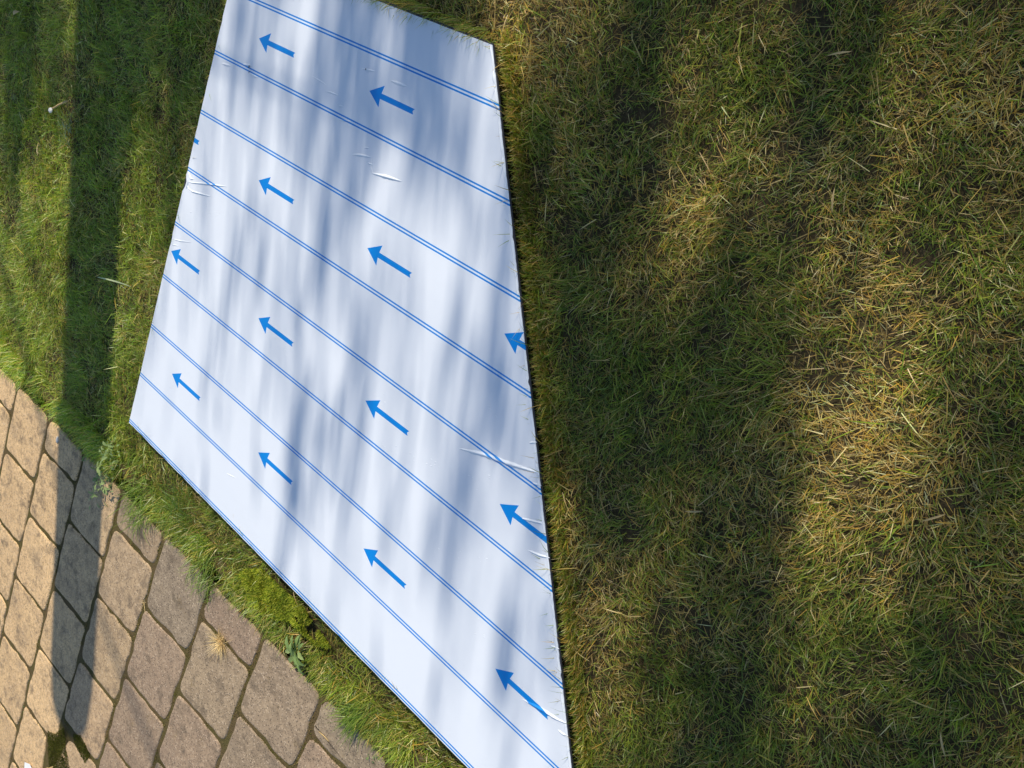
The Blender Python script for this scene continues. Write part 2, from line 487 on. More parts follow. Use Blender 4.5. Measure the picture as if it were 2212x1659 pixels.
# ------------------------------------------------------------------ patio of concrete pavers
COLW = 1.595
PITCH = 1.735
def col_u(n, v):
    return -4.60 + COLW * n - 0.035 * (v - 12.0)
def edge_v(u):
    return 10.42 - 0.046 * u
def build_patio():
    bed_pts = [(-16, edge_v(-16) - 0.30), (14, edge_v(14) - 0.30), (14, 30), (-16, 30)]
    bed = add_obj("patio", [Vector((u * UNIT, -v * UNIT, 0.0125)) for u, v in bed_pts], [(3, 2, 1, 0)], M_JOINT)
    tag(bed, kind="structure")
    r = random.Random(21)
    tan = (0.66, 0.465, 0.26); pink = (0.345, 0.265, 0.185); grey = (0.32, 0.255, 0.18)
    for n in range(-6, 10):
        uc = col_u(n, 11) + 0.8
        full = (n % 2 == 0)
        e0 = edge_v(uc)
        cuts = [e0]
        first = e0 + (PITCH if full else PITCH * 0.47)
        k = 0
        while first + k * PITCH < 25:
            cuts.append(first + k * PITCH + r.uniform(-.02, .02)); k += 1
        for i in range(len(cuts) - 1):
            va, vb = cuts[i], cuts[i + 1]
            # the small hole near the bottom corner is filled with moss: that paver is broken short
            broken = (n == 2 and va < 17.9 < vb); broken_b = (n == 3 and va < 17.2 < vb)
            slope = -0.04
            g = 0.040
            cs = []
            for (uu, vv, su, sv) in ((0, va, 1, 1), (1, va, -1, 1), (1, vb, -1, -1), (0, vb, 1, -1)):
                u = col_u(n + uu, vv) + su * g
                v = vv + slope * (uu - 0.5) * COLW + sv * g
                cs.append(Vector((u, v)))
            if broken:
                cs[1] = Vector((-0.42, 17.42)); cs[2].x -= .12
            if broken_b:
                cs[0] = Vector((0.42, 16.72))
            # rounded, slightly uneven outline
            out = []
            for c in range(4):
                p0, p1, p2 = cs[c - 1], cs[c], cs[(c + 1) % 4]
                rad = r.uniform(0.10, 0.22)
                a = p1 + (p0 - p1).normalized() * rad
                b = p1 + (p2 - p1).normalized() * rad
                for s in (0, .35, .65, 1):
                    out.append(a.lerp(p1, s).lerp(p1.lerp(b, s), s))
                L = (p2 - p1).length
                for s in (.22, .36, .5, .64, .78):
                    m = p1.lerp(p2, s)
                    out.append(m + Vector((r.uniform(-.03, .03), r.uniform(-.03, .03))))
            cen = sum(out, Vector((0, 0))) / len(out)
            N = len(out)
            tz = r.uniform(-.0008, .0012); tx = r.uniform(-.006, .006); ty = r.uniform(-.006, .006)
            base = place(cen.x, cen.y, 0.016)
            vs = []
            for inset, z in ((0.0, -0.03), (0.0, 0.0115), (0.016, 0.0146), (0.050, 0.0160)):
                for p in out:
                    q = p + (cen - p).normalized() * (inset * r.uniform(.7, 1.35))
                    w = place(q.x, q.y, 0.016)
                    w.z = z + tz + (w.x - base.x) * tx + (w.y - base.y) * ty
                    vs.append(w)
            fs = []
            for a in range(3):
                for b in range(N):
                    fs.append((a * N + b, (a + 1) * N + b, (a + 1) * N + (b + 1) % N, a * N + (b + 1) % N))
            fs.append(tuple(range(3 * N, 4 * N))[::-1])
            o = add_obj("paver", vs, [f[::-1] for f in fs], M_PAVER, bed, smooth=False)
            # left pavers are sandier, with sun glare in their tone; right ones greyer, pinker
            f = min(1, max(0, (cen.x + 1.6) / 3.6 - (cen.y - 12) * .06))
            col = [tan[k] * (1 - f) + (pink[k] if r.random() < .7 else grey[k]) * f for k in range(3)]
            k = r.uniform(.92, 1.06)
            o.color = (col[0] * k, col[1] * k, col[2] * k, 1)
    # narrow concrete edging between the pavers and the grass
    u = -9.0
    while u < 9:
        L = r.uniform(2.6, 3.4)
        vs = []
        for z, ins in ((-.03, 0), (.008, 0), (.0125, .02)):
            for (a, b) in ((u + .03 + ins, edge_v(u) - .30 + ins), (u + L - .03 - ins, edge_v(u + L) - .30 + ins), (u + L - .03 - ins, edge_v(u + L) - .03 - ins), (u + .03 + ins, edge_v(u) - .03 - ins)):
                w = place(a, b, 0.01); w.z = z; vs.append(w)
        fs = [(8, 9, 10, 11)[::-1]]
        for a in (0, 4):
            for b in range(4):
                fs.append((a + b, a + (b + 1) % 4, a + 4 + (b + 1) % 4, a + 4 + b)[::-1])
        add_obj("edging_stone", vs, [f for f in fs], M_EDGE, bed)
        u += L
build_patio()

# ------------------------------------------------------------------ grass
def blades(x, y, z, length, width, az, tilt, curl, colors, segs=3):
    """vertices, loops and polygon sizes of curved tapering blades"""
    n = len(x)
    rings = segs + 1
    P = np.zeros((n, rings, 3))
    P[:, 0, 0] = x; P[:, 0, 1] = y; P[:, 0, 2] = z
    for i in range(segs):
        th = tilt + curl * (i + 0.5) / segs
        st = length / segs
        P[:, i + 1, 0] = P[:, i, 0] + np.sin(th) * np.cos(az) * st
        P[:, i + 1, 1] = P[:, i, 1] + np.sin(th) * np.sin(az) * st
        P[:, i + 1, 2] = np.maximum(P[:, i, 2] + np.cos(th) * st, 0.003)
    tw = rng.uniform(-0.9, 0.9, n)
    side = np.stack([-np.sin(az) * np.cos(tw), np.cos(az) * np.cos(tw), np.sin(tw)], 1)
    wr = np.array([0.8, 1.0, 0.75, 0.4])[:segs] if segs <= 4 else np.linspace(1, .3, segs)
    nv = segs * 2 + 1
    V = np.zeros((n, nv, 3))
    for i in range(segs):
        hw = side * (width * wr[i] * 0.5)[:, None]
        V[:, 2 * i] = P[:, i] - hw
        V[:, 2 * i + 1] = P[:, i] + hw
    V[:, nv - 1] = P[:, segs]
    base = (np.arange(n) * nv)[:, None]
    pat = []
    tot = []
    for i in range(segs - 1):
        pat += [2 * i, 2 * i + 1, 2 * i + 3, 2 * i + 2]; tot.append(4)
    pat += [2 * segs - 2, 2 * segs - 1, 2 * segs]; tot.append(3)
    loops = (base + np.array(pat)[None, :]).ravel()
    totals = np.tile(np.array(tot), n)
    C = np.repeat(np.concatenate([colors, np.ones((n, 1))], 1)[:, None, :], nv, axis=1)
    return V.reshape(-1, 3), loops, totals, C.reshape(-1, 4)

def blade_obj(name, *a, mat=None, **k):
    V, l, t, C = blades(*a, **k)
    return array_mesh(name, V, l, t, mat or M_BLADE, C)

FRAME = np.array([(-8.6, 2.9), (11.3, -1.8), (14.7, 4.6), (-2, 20.5)])   # ground seen, in grid units
def poly_dist(u, v):
    """signed distance to the seen ground: negative inside"""
    d = np.full(u.shape, -1e9)
    for i in range(4):
        a, b = FRAME[i], FRAME[(i + 1) % 4]
        e = (b - a) / np.linalg.norm(b - a)
        d = np.maximum(d, (u - a[0]) * e[1] - (v - a[1]) * e[0])
    return d

def lawn_edge(u):
    """where the grass ends towards the patio: hanging over the edging here and there"""
    return edge_v(u) + 0.10 + 0.30 * (fbm(u * 0.9 + 40, u * 0 + 3.3, 5) - 0.5) * 2 - .2 * np.exp(-((u - 5.9) / .5) ** 2) - .12 * np.exp(-((u + 2.9) / .3) ** 2)

def dryness(u, v):
    """0 fresh .. 1 dead: patches of the lawn that dried out, the listed ones also mark sunlit spots"""
    d = 0.10 + 1.25 * (fbm(u * 0.8, v * 0.8, 31) - 0.44)
    d += 0.10 * np.clip((u - 5) / 4, 0, 1)
    d -= 0.12 * np.clip((-u) / 3, 0, 1)
    for (a, b, s, k) in ((11.9, 2.45, .5, .40), (6.6, 0.05, .5, .4), (11.4, -.8, .5, .4), (9.6, 0.45, .5, .25), (10.6, .7, .4, .2), (12.4, 3.6, .5, .2), (10.3, 4.0, .5, .25), (7.6, -.3, .4, .2)):
        d += k * np.exp(-((u - a) ** 2 + (v - b) ** 2) / (2 * s * s))
    return np.clip(d, 0.03, 0.95)

def scatter(n, lo=-40.0, hi=2.2, far_keep=None):
    u = rng.uniform(-14, 18, n); v = rng.uniform(-6, 16, n)
    d = poly_dist(u, v)
    ok = (d < hi) & (d > lo) & (v < lawn_edge(u)) & ~in_board(u, v, 0.10)
    ok &= (((u - 5.15) / 1.0) ** 2 + ((v - 9.5) / .27) ** 2 > 1) | (rng.random(n) < .12)
    return u[ok], v[ok]

GREENS = np.array([(0.190, 0.270, 0.026), (0.130, 0.220, 0.022), (0.260, 0.320, 0.038), (0.150, 0.200, 0.045), (0.330, 0.350, 0.055)])
DEADS = np.array([(0.54, 0.38, 0.12), (0.64, 0.48, 0.20), (0.40, 0.26, 0.09), (0.72, 0.58, 0.30), (0.58, 0.36, 0.07), (0.40, 0.28, 0.11)])
def tint(u, v, dead_mask):
    n = len(u)
    c = GREENS[rng.integers(0, len(GREENS), n)] * rng.uniform(.75, 1.3, (n, 1))
    k = DEADS[rng.integers(0, len(DEADS), n)] * rng.uniform(.7, 1.2, (n, 1))
    c = np.where(dead_mask[:, None], k, c)
    c *= np.stack([1 - .07 * np.clip((2 - u) / 3, 0, 1) + .04 * np.clip((u - 4) / 2, 0, 1), 1.03 * np.ones(n), .92 * np.ones(n)], 1)
    c *= (.72 + .6 * fbm(u * 2.6 + 11, v * 2.6, 41))[:, None]
    half = rng.random(n) < 0.18                     # yellowing blades
    f = rng.uniform(.2, .6, (n, 1))
    c = np.where(half[:, None], c * (1 - f) + np.array((0.38, 0.31, 0.06)) * f, c)
    return np.clip(c * (1.0 + .38 * np.clip((1.5 - u) / 3, 0, 1) + .85 * np.clip(dryness(u, v) - .35, 0, .6))[:, None], 0, .85)  # dry patches lightened further: sunlight on them is put into the blade colour

def flow(u, v):
    """how the blades lie, turning slowly over the lawn"""
    return 4 * math.pi * fbm(u * 0.35 + 9, v * 0.35, 77) + 1.6 * (fbm(u * 1.3, v * 1.3, 91) - .5) * 4

def build_lawn():
    parts = []
    # thatch lying flat
    u, v = scatter(760000)
    k = rng.random(len(u)) < np.clip((fbm(u * 4.0 + 50, v * 4.0, 23) - .22) * 3.2, .15, 1)
    u, v = u[k], v[k]
    n = len(u); d = dryness(u, v)
    dead = rng.random(n) < np.clip(0.30 + d * 0.7, 0, .97)
    az = rng.uniform(0, 2 * math.pi, n)
    az = np.where(rng.random(n) < .5, flow(u, v) + rng.normal(0, .7, n), az)
    parts.append(blades(u * UNIT, -v * UNIT, rng.uniform(0.001, 0.012, n), rng.uniform(.010, .032, n), rng.uniform(.0006, .0014, n), az,
                        rng.uniform(1.15, 1.6, n), rng.uniform(-.25, .5, n), tint(u, v, dead)))
    # standing and leaning blades
    u, v = scatter(640000)
    d = dryness(u, v)
    clump = np.clip((fbm(u * 3.0, v * 3.0, 17) - .27) * 3.6, .10, 1.15)
    keep = rng.random(len(u)) < np.clip(1.25 - .85 * d, .3, 1.1) * clump
    u, v, d = u[keep], v[keep], d[keep]
    n = len(u)
    dead = rng.random(n) < np.clip(d * 1.15 - .08, 0.04, .9)
    az = flow(u, v) + rng.normal(0, 1.1, n)
    tall = (0.7 + 0.6 * fbm(u * 1.1 + 3, v * 1.1, 55)) * (.72 + .45 * np.clip((fbm(u * 3.0, v * 3.0, 17) - .25) * 2.2, 0, 1.1))
    near = np.clip((poly_dist(u, v) + 0.0), 0, 1) * 0
    L = rng.gamma(9, .0032, n) * tall * np.where(dead, .9, 1.0)
    # shorter where the board presses, so that only single blades rise over it
    parts.append(blades(u * UNIT, -v * UNIT, np.zeros(n), np.clip(L, .012, .075), rng.uniform(.0009, .0020, n), az,
                        np.abs(rng.normal(.65, .32, n)), rng.uniform(.2, 1.3, n), tint(u, v, dead)))
    # a few long straws and broad blades lying on top
    u, v = scatter(11000)
    n = len(u); d = dryness(u, v)
    dead = rng.random(n) < np.clip(.35 + d * .5, 0, .9)
    parts.append(blades(u * UNIT, -v * UNIT, rng.uniform(.008, .024, n), rng.uniform(.025, .060, n), rng.uniform(.0011, .0022, n), rng.uniform(0, 2 * math.pi, n),
                        rng.uniform(.9, 1.5, n), rng.uniform(-.1, .7, n), tint(u, v, dead) * 1.12))
    # blades right along the board that lean over its edges
    us, vs_, azs = [], [], []
    for i in range(900):
        k = rng.random()
        if k < .16:
            vv = rng.uniform(.3, 8.8); us.append(right_u(vv) + rng.uniform(.0, .10)); vs_.append(vv); azs.append(math.pi + rng.normal(0, .7))
        elif k < .74:
            uu = rng.choice([2.9, 3.5, 4.2, 5.1]) + rng.normal(0, .3); us.append(uu); vs_.append(V_TOP - .06 - rng.uniform(0, .12)); azs.append(-math.pi / 2 + rng.normal(0, .7))
        elif k < .90:
            uu = rng.uniform(0, 8); us.append(uu); vs_.append(V_BOT + rng.uniform(.02, .1)); azs.append(math.pi / 2 + rng.normal(0, .9))
        else:
            vv = rng.uniform(.5, 8.8); us.append(-.05 - rng.uniform(.02, .12)); vs_.append(vv); azs.append(rng.normal(0, .9))
    u = np.array(us); v = np.array(vs_); n = len(u)
    dead = rng.random(n) < .35
    parts.append(blades(u * UNIT, -v * UNIT, np.full(n, .02), rng.uniform(.03, .068, n), rng.uniform(.0009, .0018, n), np.array(azs),
                        rng.uniform(.1, .6, n), rng.uniform(.2, 1.1, n), tint(u, v, dead)))
    # short blades pressed up along the sawn edge and the left edge
    v = rng.uniform(.2, 9.0, 5200); u = right_u(v) + .03 + np.abs(rng.normal(0, .07, len(v)))
    v2 = rng.uniform(.3, 9.0, 2200); u = np.concatenate([u, -.08 - np.abs(rng.normal(0, .06, len(v2)))]); v = np.concatenate([v, v2]); n = len(u)
    parts.append(blades(u * UNIT, -v * UNIT, np.zeros(n), rng.uniform(.022, .046, n), rng.uniform(.001, .002, n), rng.uniform(0, 6.28, n), np.abs(rng.normal(.35, .25, n)), rng.uniform(.1, .8, n), tint(u, v, rng.random(n) < .35)))
    # fresh fringe spilling over the patio edge in clumps
    u = rng.uniform(-9, 10, 26000)
    v = edge_v(u) - rng.uniform(-.02, .42, len(u))
    ok = (rng.random(len(u)) < np.clip((fbm(u * 1.5 + 70, v * .8, 61) - .36) * 5, .06, 1) * (1 - .8 * np.exp(-((u - 5.7) / .5) ** 2))) & (v > 9.16)
    u, v = u[ok], v[ok]; n = len(u)
    dead = rng.random(n) < .14
    parts.append(blades(u * UNIT, -v * UNIT, np.full(n, .004), rng.uniform(.025, .062, n), rng.uniform(.0011, .0023, n), -math.pi / 2 + rng.normal(0, .95, n),
                        np.abs(rng.normal(.75, .3, n)), rng.uniform(.2, 1.0, n), np.clip(tint(u, v, dead) * 1.15, 0, .85)))
    # wider lawn beyond what is seen, sparser and coarser
    u = rng.uniform(-26, 30, 90000); v = rng.uniform(-18, 14, 90000)
    ok = (poly_dist(u, v) > 2.0) & (v < lawn_edge(u)) & ~in_board(u, v, .1)
    u, v = u[ok], v[ok]; n = len(u)
    dead = rng.random(n) < .4
    parts.append(blades(u * UNIT, -v * UNIT, np.zeros(n), rng.uniform(.025, .06, n), rng.uniform(.003, .006, n), rng.uniform(0, 6.28, n),
                        rng.uniform(.3, 1.2, n), rng.uniform(.1, 1, n), tint(u, v, dead)))
    Vs, Ls, Ts, Cs = [], [], [], []
    off = 0
    for V, l, t, C in parts:
        Vs.append(V); Ls.append(l + off); Ts.append(t); Cs.append(C); off += len(V)
    o = array_mesh("lawn_grass", np.concatenate(Vs), np.concatenate(Ls), np.concatenate(Ts), M_BLADE, np.concatenate(Cs))
    tag(o, "short patchy lawn grass, green mixed with dry straw, around the white board", "grass", kind="stuff")
build_lawn()

# ------------------------------------------------------------------ moss, tufts and weeds at the lawn's edge
def tuft(name, u, v, n, lmin, lmax, wmin, wmax, az_c, az_s, tilt, curl, cols, mat, z=0.012, spread=.12, segs=4):
    c = place(u, v, z)
    rr = spread * UNIT
    x = c.x + np.clip(rng.normal(0, 1, n), -1.7, 1.7) * rr; y = c.y + np.clip(rng.normal(0, 1, n), -1.7, 1.7) * rr
    az = az_c + rng.normal(0, 1, n) * az_s if az_s < 3 else rng.uniform(0, 2 * math.pi, n)
    cc = np.array(cols)[rng.integers(0, len(cols), n)] * rng.uniform(.75, 1.25, (n, 1))
    V, l, t, C = blades(x, y, np.full(n, z), rng.uniform(lmin, lmax, n), rng.uniform(wmin, wmax, n), az, rng.uniform(*tilt, n), rng.uniform(*curl, n), cc, segs=segs)
    base = Vector((c.x, c.y, 0))
    o = array_mesh(name, V - np.array(base), l, t, mat, C)
    o.location = base
    return o

STRAW = [(0.74, 0.56, 0.28), (0.66, 0.47, 0.20), (0.80, 0.64, 0.36)]
o = tuft("dry_grass_tuft", 4.119, 11.09, 230, .022, .066, .0008, .0016, 0, 9, (.7, 1.5), (-.2, .5), STRAW, M_STRAW, z=.016, spread=.05)
tag(o, "dry straw-coloured tuft sprouting from a joint between the pavers", "tuft")
o = tuft("dry_grass_tuft", 1.79, 11.98, 16, .012, .034, .0006, .0011, 0, 9, (.8, 1.5), (-.2, .5), STRAW, M_STRAW, z=.016, spread=.03)
tag(o, "few thin straw blades where two paver joints meet, left of the big dry tuft", "tuft")
FRESH = [(0.19, 0.29, 0.035), (0.14, 0.24, 0.03), (0.25, 0.33, 0.06)]
o = tuft("grass_tuft", 7.40, 9.82, 170, .05, .10, .0012, .0022, -1.95, .45, (.7, 1.1), (.5, 1.0), FRESH, M_BLADE, z=.02, spread=.09)
tag(o, "long green grass tuft drooping over the paver below the board's lower corner", "tuft")
o = tuft("grass_tuft", 2.1, 9.75, 420, .035, .07, .0009, .0016, 2.4, .7, (.5, 1.1), (.3, .9), [(0.15, 0.27, 0.035), (0.20, 0.31, 0.05)], M_BLADE, z=.012, spread=.3)
tag(o, "fine dense bright green grass clump between board and patio", "tuft")
o = tuft("grass_tuft", 0.9, 10.2, 260, .04, .085, .0013, .0024, -1.3, .9, (.5, 1.1), (.3, .9), FRESH, M_BLADE, z=.015, spread=.3)
tag(o, "coarse grass clump hanging over the patio edge beside the leafy weed", "tuft")
o = tuft("grass_tuft", 3.2, 10.15, 170, .035, .075, .0012, .002, -1.4, .8, (.6, 1.2), (.3, .8), FRESH, M_BLADE, z=.015, spread=.25)
tag(o, "green grass clump casting blade shadows on the paver above the dry tuft", "tuft")
o = tuft("grass_tuft", -4.35, 4.75, 60, .03, .06, .0022, .0036, 1.0, .8, (.5, 1.1), (.2, .8), [(0.30, 0.36, 0.24), (0.22, 0.30, 0.14)], M_BLADE, z=.012, spread=.16)
tag(o, "pale broad grass blades near the dropped stalk", "tuft")

def moss(name, pts, n, cols, lmin, lmax, mound, label, z0=0.004):
    P = np.array(pts)
    lo, hi = P.min(0), P.max(0)
    u = rng.uniform(lo[0], hi[0], n * 4); v = rng.uniform(lo[1], hi[1], n * 4)
    ins = np.zeros(len(u), bool)
    k = len(P)
    for i in range(k):
        a, b = P[i], P[(i + 1) % k]
        cr = ((a[1] > v) != (b[1] > v)) & (u < (b[0] - a[0]) * (v - a[1]) / (b[1] - a[1] + 1e-9) + a[0])
        ins ^= cr
    ins &= fbm(u * 5, v * 5, 3) > .30
    u, v = u[ins][:n], v[ins][:n]
    m = len(u)
    zz = z0 + mound * fbm(u * 3.2, v * 3.2, 8)
    w = np.array([tuple(place(a, b, float(c))) for a, b, c in zip(u, v, zz)])
    cc = np.array(cols)[rng.integers(0, len(cols), m)] * (0.65 + .7 * fbm(u * 6, v * 6, 12))[:, None]
    V, l, t, C = blades(w[:, 0], w[:, 1], w[:, 2], rng.uniform(lmin, lmax, m), rng.uniform(.0012, .0024, m), rng.uniform(0, 6.28, m), rng.uniform(.0, .9, m), rng.uniform(.0, .9, m), cc, segs=2)
    base = np.array((w[:, 0].mean(), w[:, 1].mean(), 0))
    o = array_mesh(name, V - base, l, t, M_MOSS, C)
    o.location = base
    tag(o, label, "moss", kind="stuff")
    return o

LIME = [(0.42, 0.46, 0.045), (0.32, 0.40, 0.04), (0.52, 0.52, 0.08), (0.18, 0.26, 0.03)]
moss("moss", [(3.9, 9.95), (4.2, 9.45), (4.55, 9.2), (5.7, 9.14), (6.5, 9.3), (6.2, 9.5), (5.5, 9.55), (5.05, 9.85), (4.4, 9.95)], 16000, LIME, .005, .013, .032, "yellow-green moss cushion between the board's lower edge and the pavers")
DARKM = [(0.07, 0.075, 0.012), (0.10, 0.10, 0.018), (0.05, 0.06, 0.01)]
moss("moss", [(-.40, 17.2), (-.10, 17.02), (.16, 16.6), (.32, 16.75), (.42, 17.0), (.78, 17.3), (.1, 18.1), (-.2, 17.7)], 5000, DARKM, .003, .007, .012, "dark olive moss filling the gap by the broken paver in the bottom corner", .013)
moss("moss", [(.54, 16.43), (.8, 16.24), (1.15, 16.28), (1.32, 16.36), (1.2, 16.66), (.68, 16.6)], 1800, DARKM, .003, .006, .008, "small square of dark moss in a paver joint near the bottom corner", .013)
# moss and crumbs in the joints
def joint_moss():
    us, vs_ = [], []
    r = random.Random(2)
    for n in range(-4, 9):
        for k in range(1500):
            v = r.uniform(10.5, 22)
            if vnoise(np.array([n * 3.1 + v * 1.4]), np.array([n * 1.0]), 4)[0] > .45:
                us.append(col_u(n, v) + r.gauss(0, .034)); vs_.append(v)
        full = n % 2 == 0
        e0 = edge_v(col_u(n, 11) + .8)
        for j in range(7):
            vv = e0 + (PITCH if full else PITCH * .47) + j * PITCH
            for k in range(150):
                f = r.random()
                if vnoise(np.array([n * 7.3 + f * 4]), np.array([j * 3.0]), 6)[0] > .4:
                    us.append(col_u(n, vv) + f * COLW); vs_.append(vv - .04 * (f - .5) * COLW + r.gauss(0, .022))
    u = np.array(us); v = np.array(vs_); m = len(u)
    w = np.array([tuple(place(a, b, .0122)) for a, b in zip(u, v)])
    cols = np.array([(0.12, 0.11, 0.025), (0.19, 0.14, 0.05), (0.09, 0.10, 0.018), (0.26, 0.19, 0.08)])
    cc = cols[rng.integers(0, 4, m)] * rng.uniform(.7, 1.3, (m, 1))
    V, l, t, C = blades(w[:, 0], w[:, 1], w[:, 2], rng.uniform(.003, .007, m), rng.uniform(.0013, .0028, m), rng.uniform(0, 6.28, m), rng.uniform(.3, 1.4, m), rng.uniform(0, .8, m), cc, segs=2)
    o = array_mesh("joint_moss", V, l, t, M_MOSS, C)
    tag(o, "thin brown-green moss and crumbs growing in the paver joints", "moss", kind="stuff")
joint_moss()

def leaf_mesh(name, L, W, lobes, mat, bend=.35, seed=0):
    """a folded leaf along +X with a toothed or lobed outline"""
    r = random.Random(seed)
    N = 14
    vs, fs = [], []
    for i in range(N + 1):
        f = i / N
        w = W * .5 * (math.sin(math.pi * min(1, .06 + f * .98)) ** .8) * (0.35 + .65 * f ** .6)
        if lobes: w *= .62 + .38 * abs(math.sin(f * math.pi * lobes)) + r.uniform(-.06, .06)
        x = L * f * math.cos(bend * f); z = L * .35 * math.sin(math.pi * f * .8) * bend - L * .1 * f * f
        vs += [(x, -w, z + w * .35), (x, 0, z), (x, w, z + w * .35)]
    for i in range(N):
        a = 3 * i
        fs += [(a, a + 3, a + 4, a + 1), (a + 1, a + 4, a + 5, a + 2)]
    me = bpy.data.meshes.new(name)
    me.from_pydata(vs, [], fs); me.update()
    me.polygons.foreach_set("use_smooth", [True] * len(me.polygons))
    me.materials.append(mat)
    return me

def add_leaf(me, parent, loc, az, pitch, s=1.0, name="leaf", roll=0.0):
    o = bpy.data.objects.new(name, me)
    COL.objects.link(o)
    o.parent = parent
    o.location = loc
    o.rotation_euler = (roll, -pitch, az)
    o.scale = (s, s, s)
    return o

def build_weeds():
    r = random.Random(14)
    # rosette weed at the patio edge
    c = place(6.0, 9.72, .01)
    root = empty("rosette_weed", (c.x, c.y, 0.0))
    tag(root, "dandelion-like rosette with grey-green lobed leaves at the patio edge below the moss", "weed")
    lm = [leaf_mesh("rosette_leaf", .062, .020, 4, M_WEED, .5, 1), leaf_mesh("rosette_leaf", .050, .022, 3, M_WEED2, .4, 2)]
    for i in range(22):
        az = math.radians(215 + r.uniform(-150, 150))
        add_leaf(lm[1 if i in (2, 5, 9) else 0], root, (r.uniform(-.012, .012), r.uniform(-.012, .012), .030 + .001 * i), az, r.uniform(-.15, .3), r.uniform(.5, 1.0), roll=r.uniform(-.4, .4))
    # leafy weed with many small leaves hanging over the edge
    def leafy(label, spots, nper, size, mat, name="leafy_weed", h=.045):
        cs = [place(a, b, .02) for a, b in spots]
        base = Vector((cs[0].x, cs[0].y, 0))
        root = empty(name, base)
        tag(root, label, "weed")
        V, Fc, SV, SF = [], [], [], []
        for c in cs:
            z = r.uniform(.4, 1) * h
            SV, SF = [], []
            b = 0; p0 = Vector((c.x, c.y, .0)); p1 = Vector((c.x + r.uniform(-.01, .01), c.y - r.uniform(0, .02), z))
            for p in (p0, p1):
                for k in range(4):
                    SV.append(p + Vector((.0009 * math.cos(k * 1.57), .0009 * math.sin(k * 1.57), 0)))
            SF += [(b + k, b + (k + 1) % 4, b + 4 + (k + 1) % 4, b + 4 + k) for k in range(4)]
            add_obj("stem", SV, SF, mat, root)
            for i in range(nper):
                o = Vector((r.gauss(0, .012), r.gauss(0, .012), 0)) + p0.lerp(p1, r.uniform(.35, 1))
                az = r.uniform(0, 6.28); pt = r.uniform(-.4, .5); L = size * r.uniform(.6, 1.3); W = L * r.uniform(.34, .5)
                d = Vector((math.cos(az) * math.cos(pt), math.sin(az) * math.cos(pt), math.sin(pt)))
                s = Vector((-math.sin(az), math.cos(az), r.uniform(-.3, .3)))
                n0 = len(V)
                up = Vector((0, 0, W * .18))
                V += [o, o + d * L * .3 - s * W * .42 + up, o + d * L * .32, o + d * L * .3 + s * W * .42 + up,
                      o + d * L * .65 - s * W * .40 + up, o + d * L * .68 - Vector((0, 0, .0006)), o + d * L * .65 + s * W * .40 + up, o + d * L - Vector((0, 0, L * .12))]
                Fc += [(n0, n0 + 2, n0 + 1), (n0, n0 + 3, n0 + 2), (n0 + 1, n0 + 2, n0 + 5, n0 + 4), (n0 + 2, n0 + 3, n0 + 6, n0 + 5), (n0 + 4, n0 + 5, n0 + 7), (n0 + 5, n0 + 6, n0 + 7)]
        add_obj("foliage", V, Fc, mat, root, smooth=True)
    leafy("bushy weed with pale toothed leaves spilling from the grass over the shaded patio edge", [(-.41, 9.75), (-.42, 9.95), (-.3, 9.78), (-.40, 10.2), (-.30, 10.4), (-.45, 10.55), (-.42, 10.75), (-.5, 10.95), (-.2, 10.1), (-.6, 10.15), (-.15, 10.5)], 12, .021, M_WEED2, h=.06)
    leafy("dark leafy weed in the band of shade beside the edging", [(-1.15, 10.45), (-.95, 10.3), (-.8, 10.5), (-.7, 10.7), (-1.4, 10.3)], 10, .018, M_WEED, h=.045)
    leafy("small pale-leaved weed over the edging near the white pebble", [(-2.85, 10.32), (-2.6, 10.3), (-2.4, 10.3), (-2.2, 10.36), (-2.7, 10.2), (-2.0, 10.4)], 11, .011, M_WEED2, h=.035)
    leafy("low small-leaved weed under the drooping grass tuft", [(8.02, 10.1), (8.05, 10.2), (7.9, 10.15)], 14, .010, M_WEED, h=.03)
    leafy("tiny bright green sprout in a joint at the lower left", [(-1.5, 17.62), (-1.46, 17.75)], 7, .016, M_WEED, name="seedling", h=.02)
build_weeds()

# ------------------------------------------------------------------ small things lying about
def tube(pts, radii, k=6):
    V, Fc = [], []
    for i, (p, rd) in enumerate(zip(pts, radii)):
        d = (pts[min(i + 1, len(pts) - 1)] - pts[max(i - 1, 0)]).normalized()
        a = d.orthogonal().normalized(); b = d.cross(a)
        for j in range(k):
            t = math.tau * j / k
            V.append(p + a * (math.cos(t) * rd) + b * (math.sin(t) * rd))
    for i in range(len(pts) - 1):
        for j in range(k):
            Fc.append((i * k + j, i * k + (j + 1) % k, (i + 1) * k + (j + 1) % k, (i + 1) * k + j))
    Fc.append(tuple(range(k))[::-1]); Fc.append(tuple(range((len(pts) - 1) * k, len(pts) * k)))
    return V, Fc

def blob(c, sx, sy, sz, seed, n=10):
    r = random.Random(seed)
    V, Fc = [], []
    for i in range(1, 5):
        th = math.pi * i / 5
        for j in range(n):
            a = math.tau * j / n
            k = r.uniform(.85, 1.12)
            V.append(Vector(c) + Vector((sx * math.sin(th) * math.cos(a) * k, sy * math.sin(th) * math.sin(a) * k, sz * math.cos(th))))
    V += [Vector(c) + Vector((0, 0, sz)), Vector(c) - Vector((0, 0, sz))]
    for i in range(3):
        for j in range(n):
            Fc.append((i * n + j, (i + 1) * n + j, (i + 1) * n + (j + 1) % n, i * n + (j + 1) % n))
    for j in range(n):
        Fc.append((len(V) - 2, j, (j + 1) % n)); Fc.append((len(V) - 1, 3 * n + (j + 1) % n, 3 * n + j))
    return V, Fc

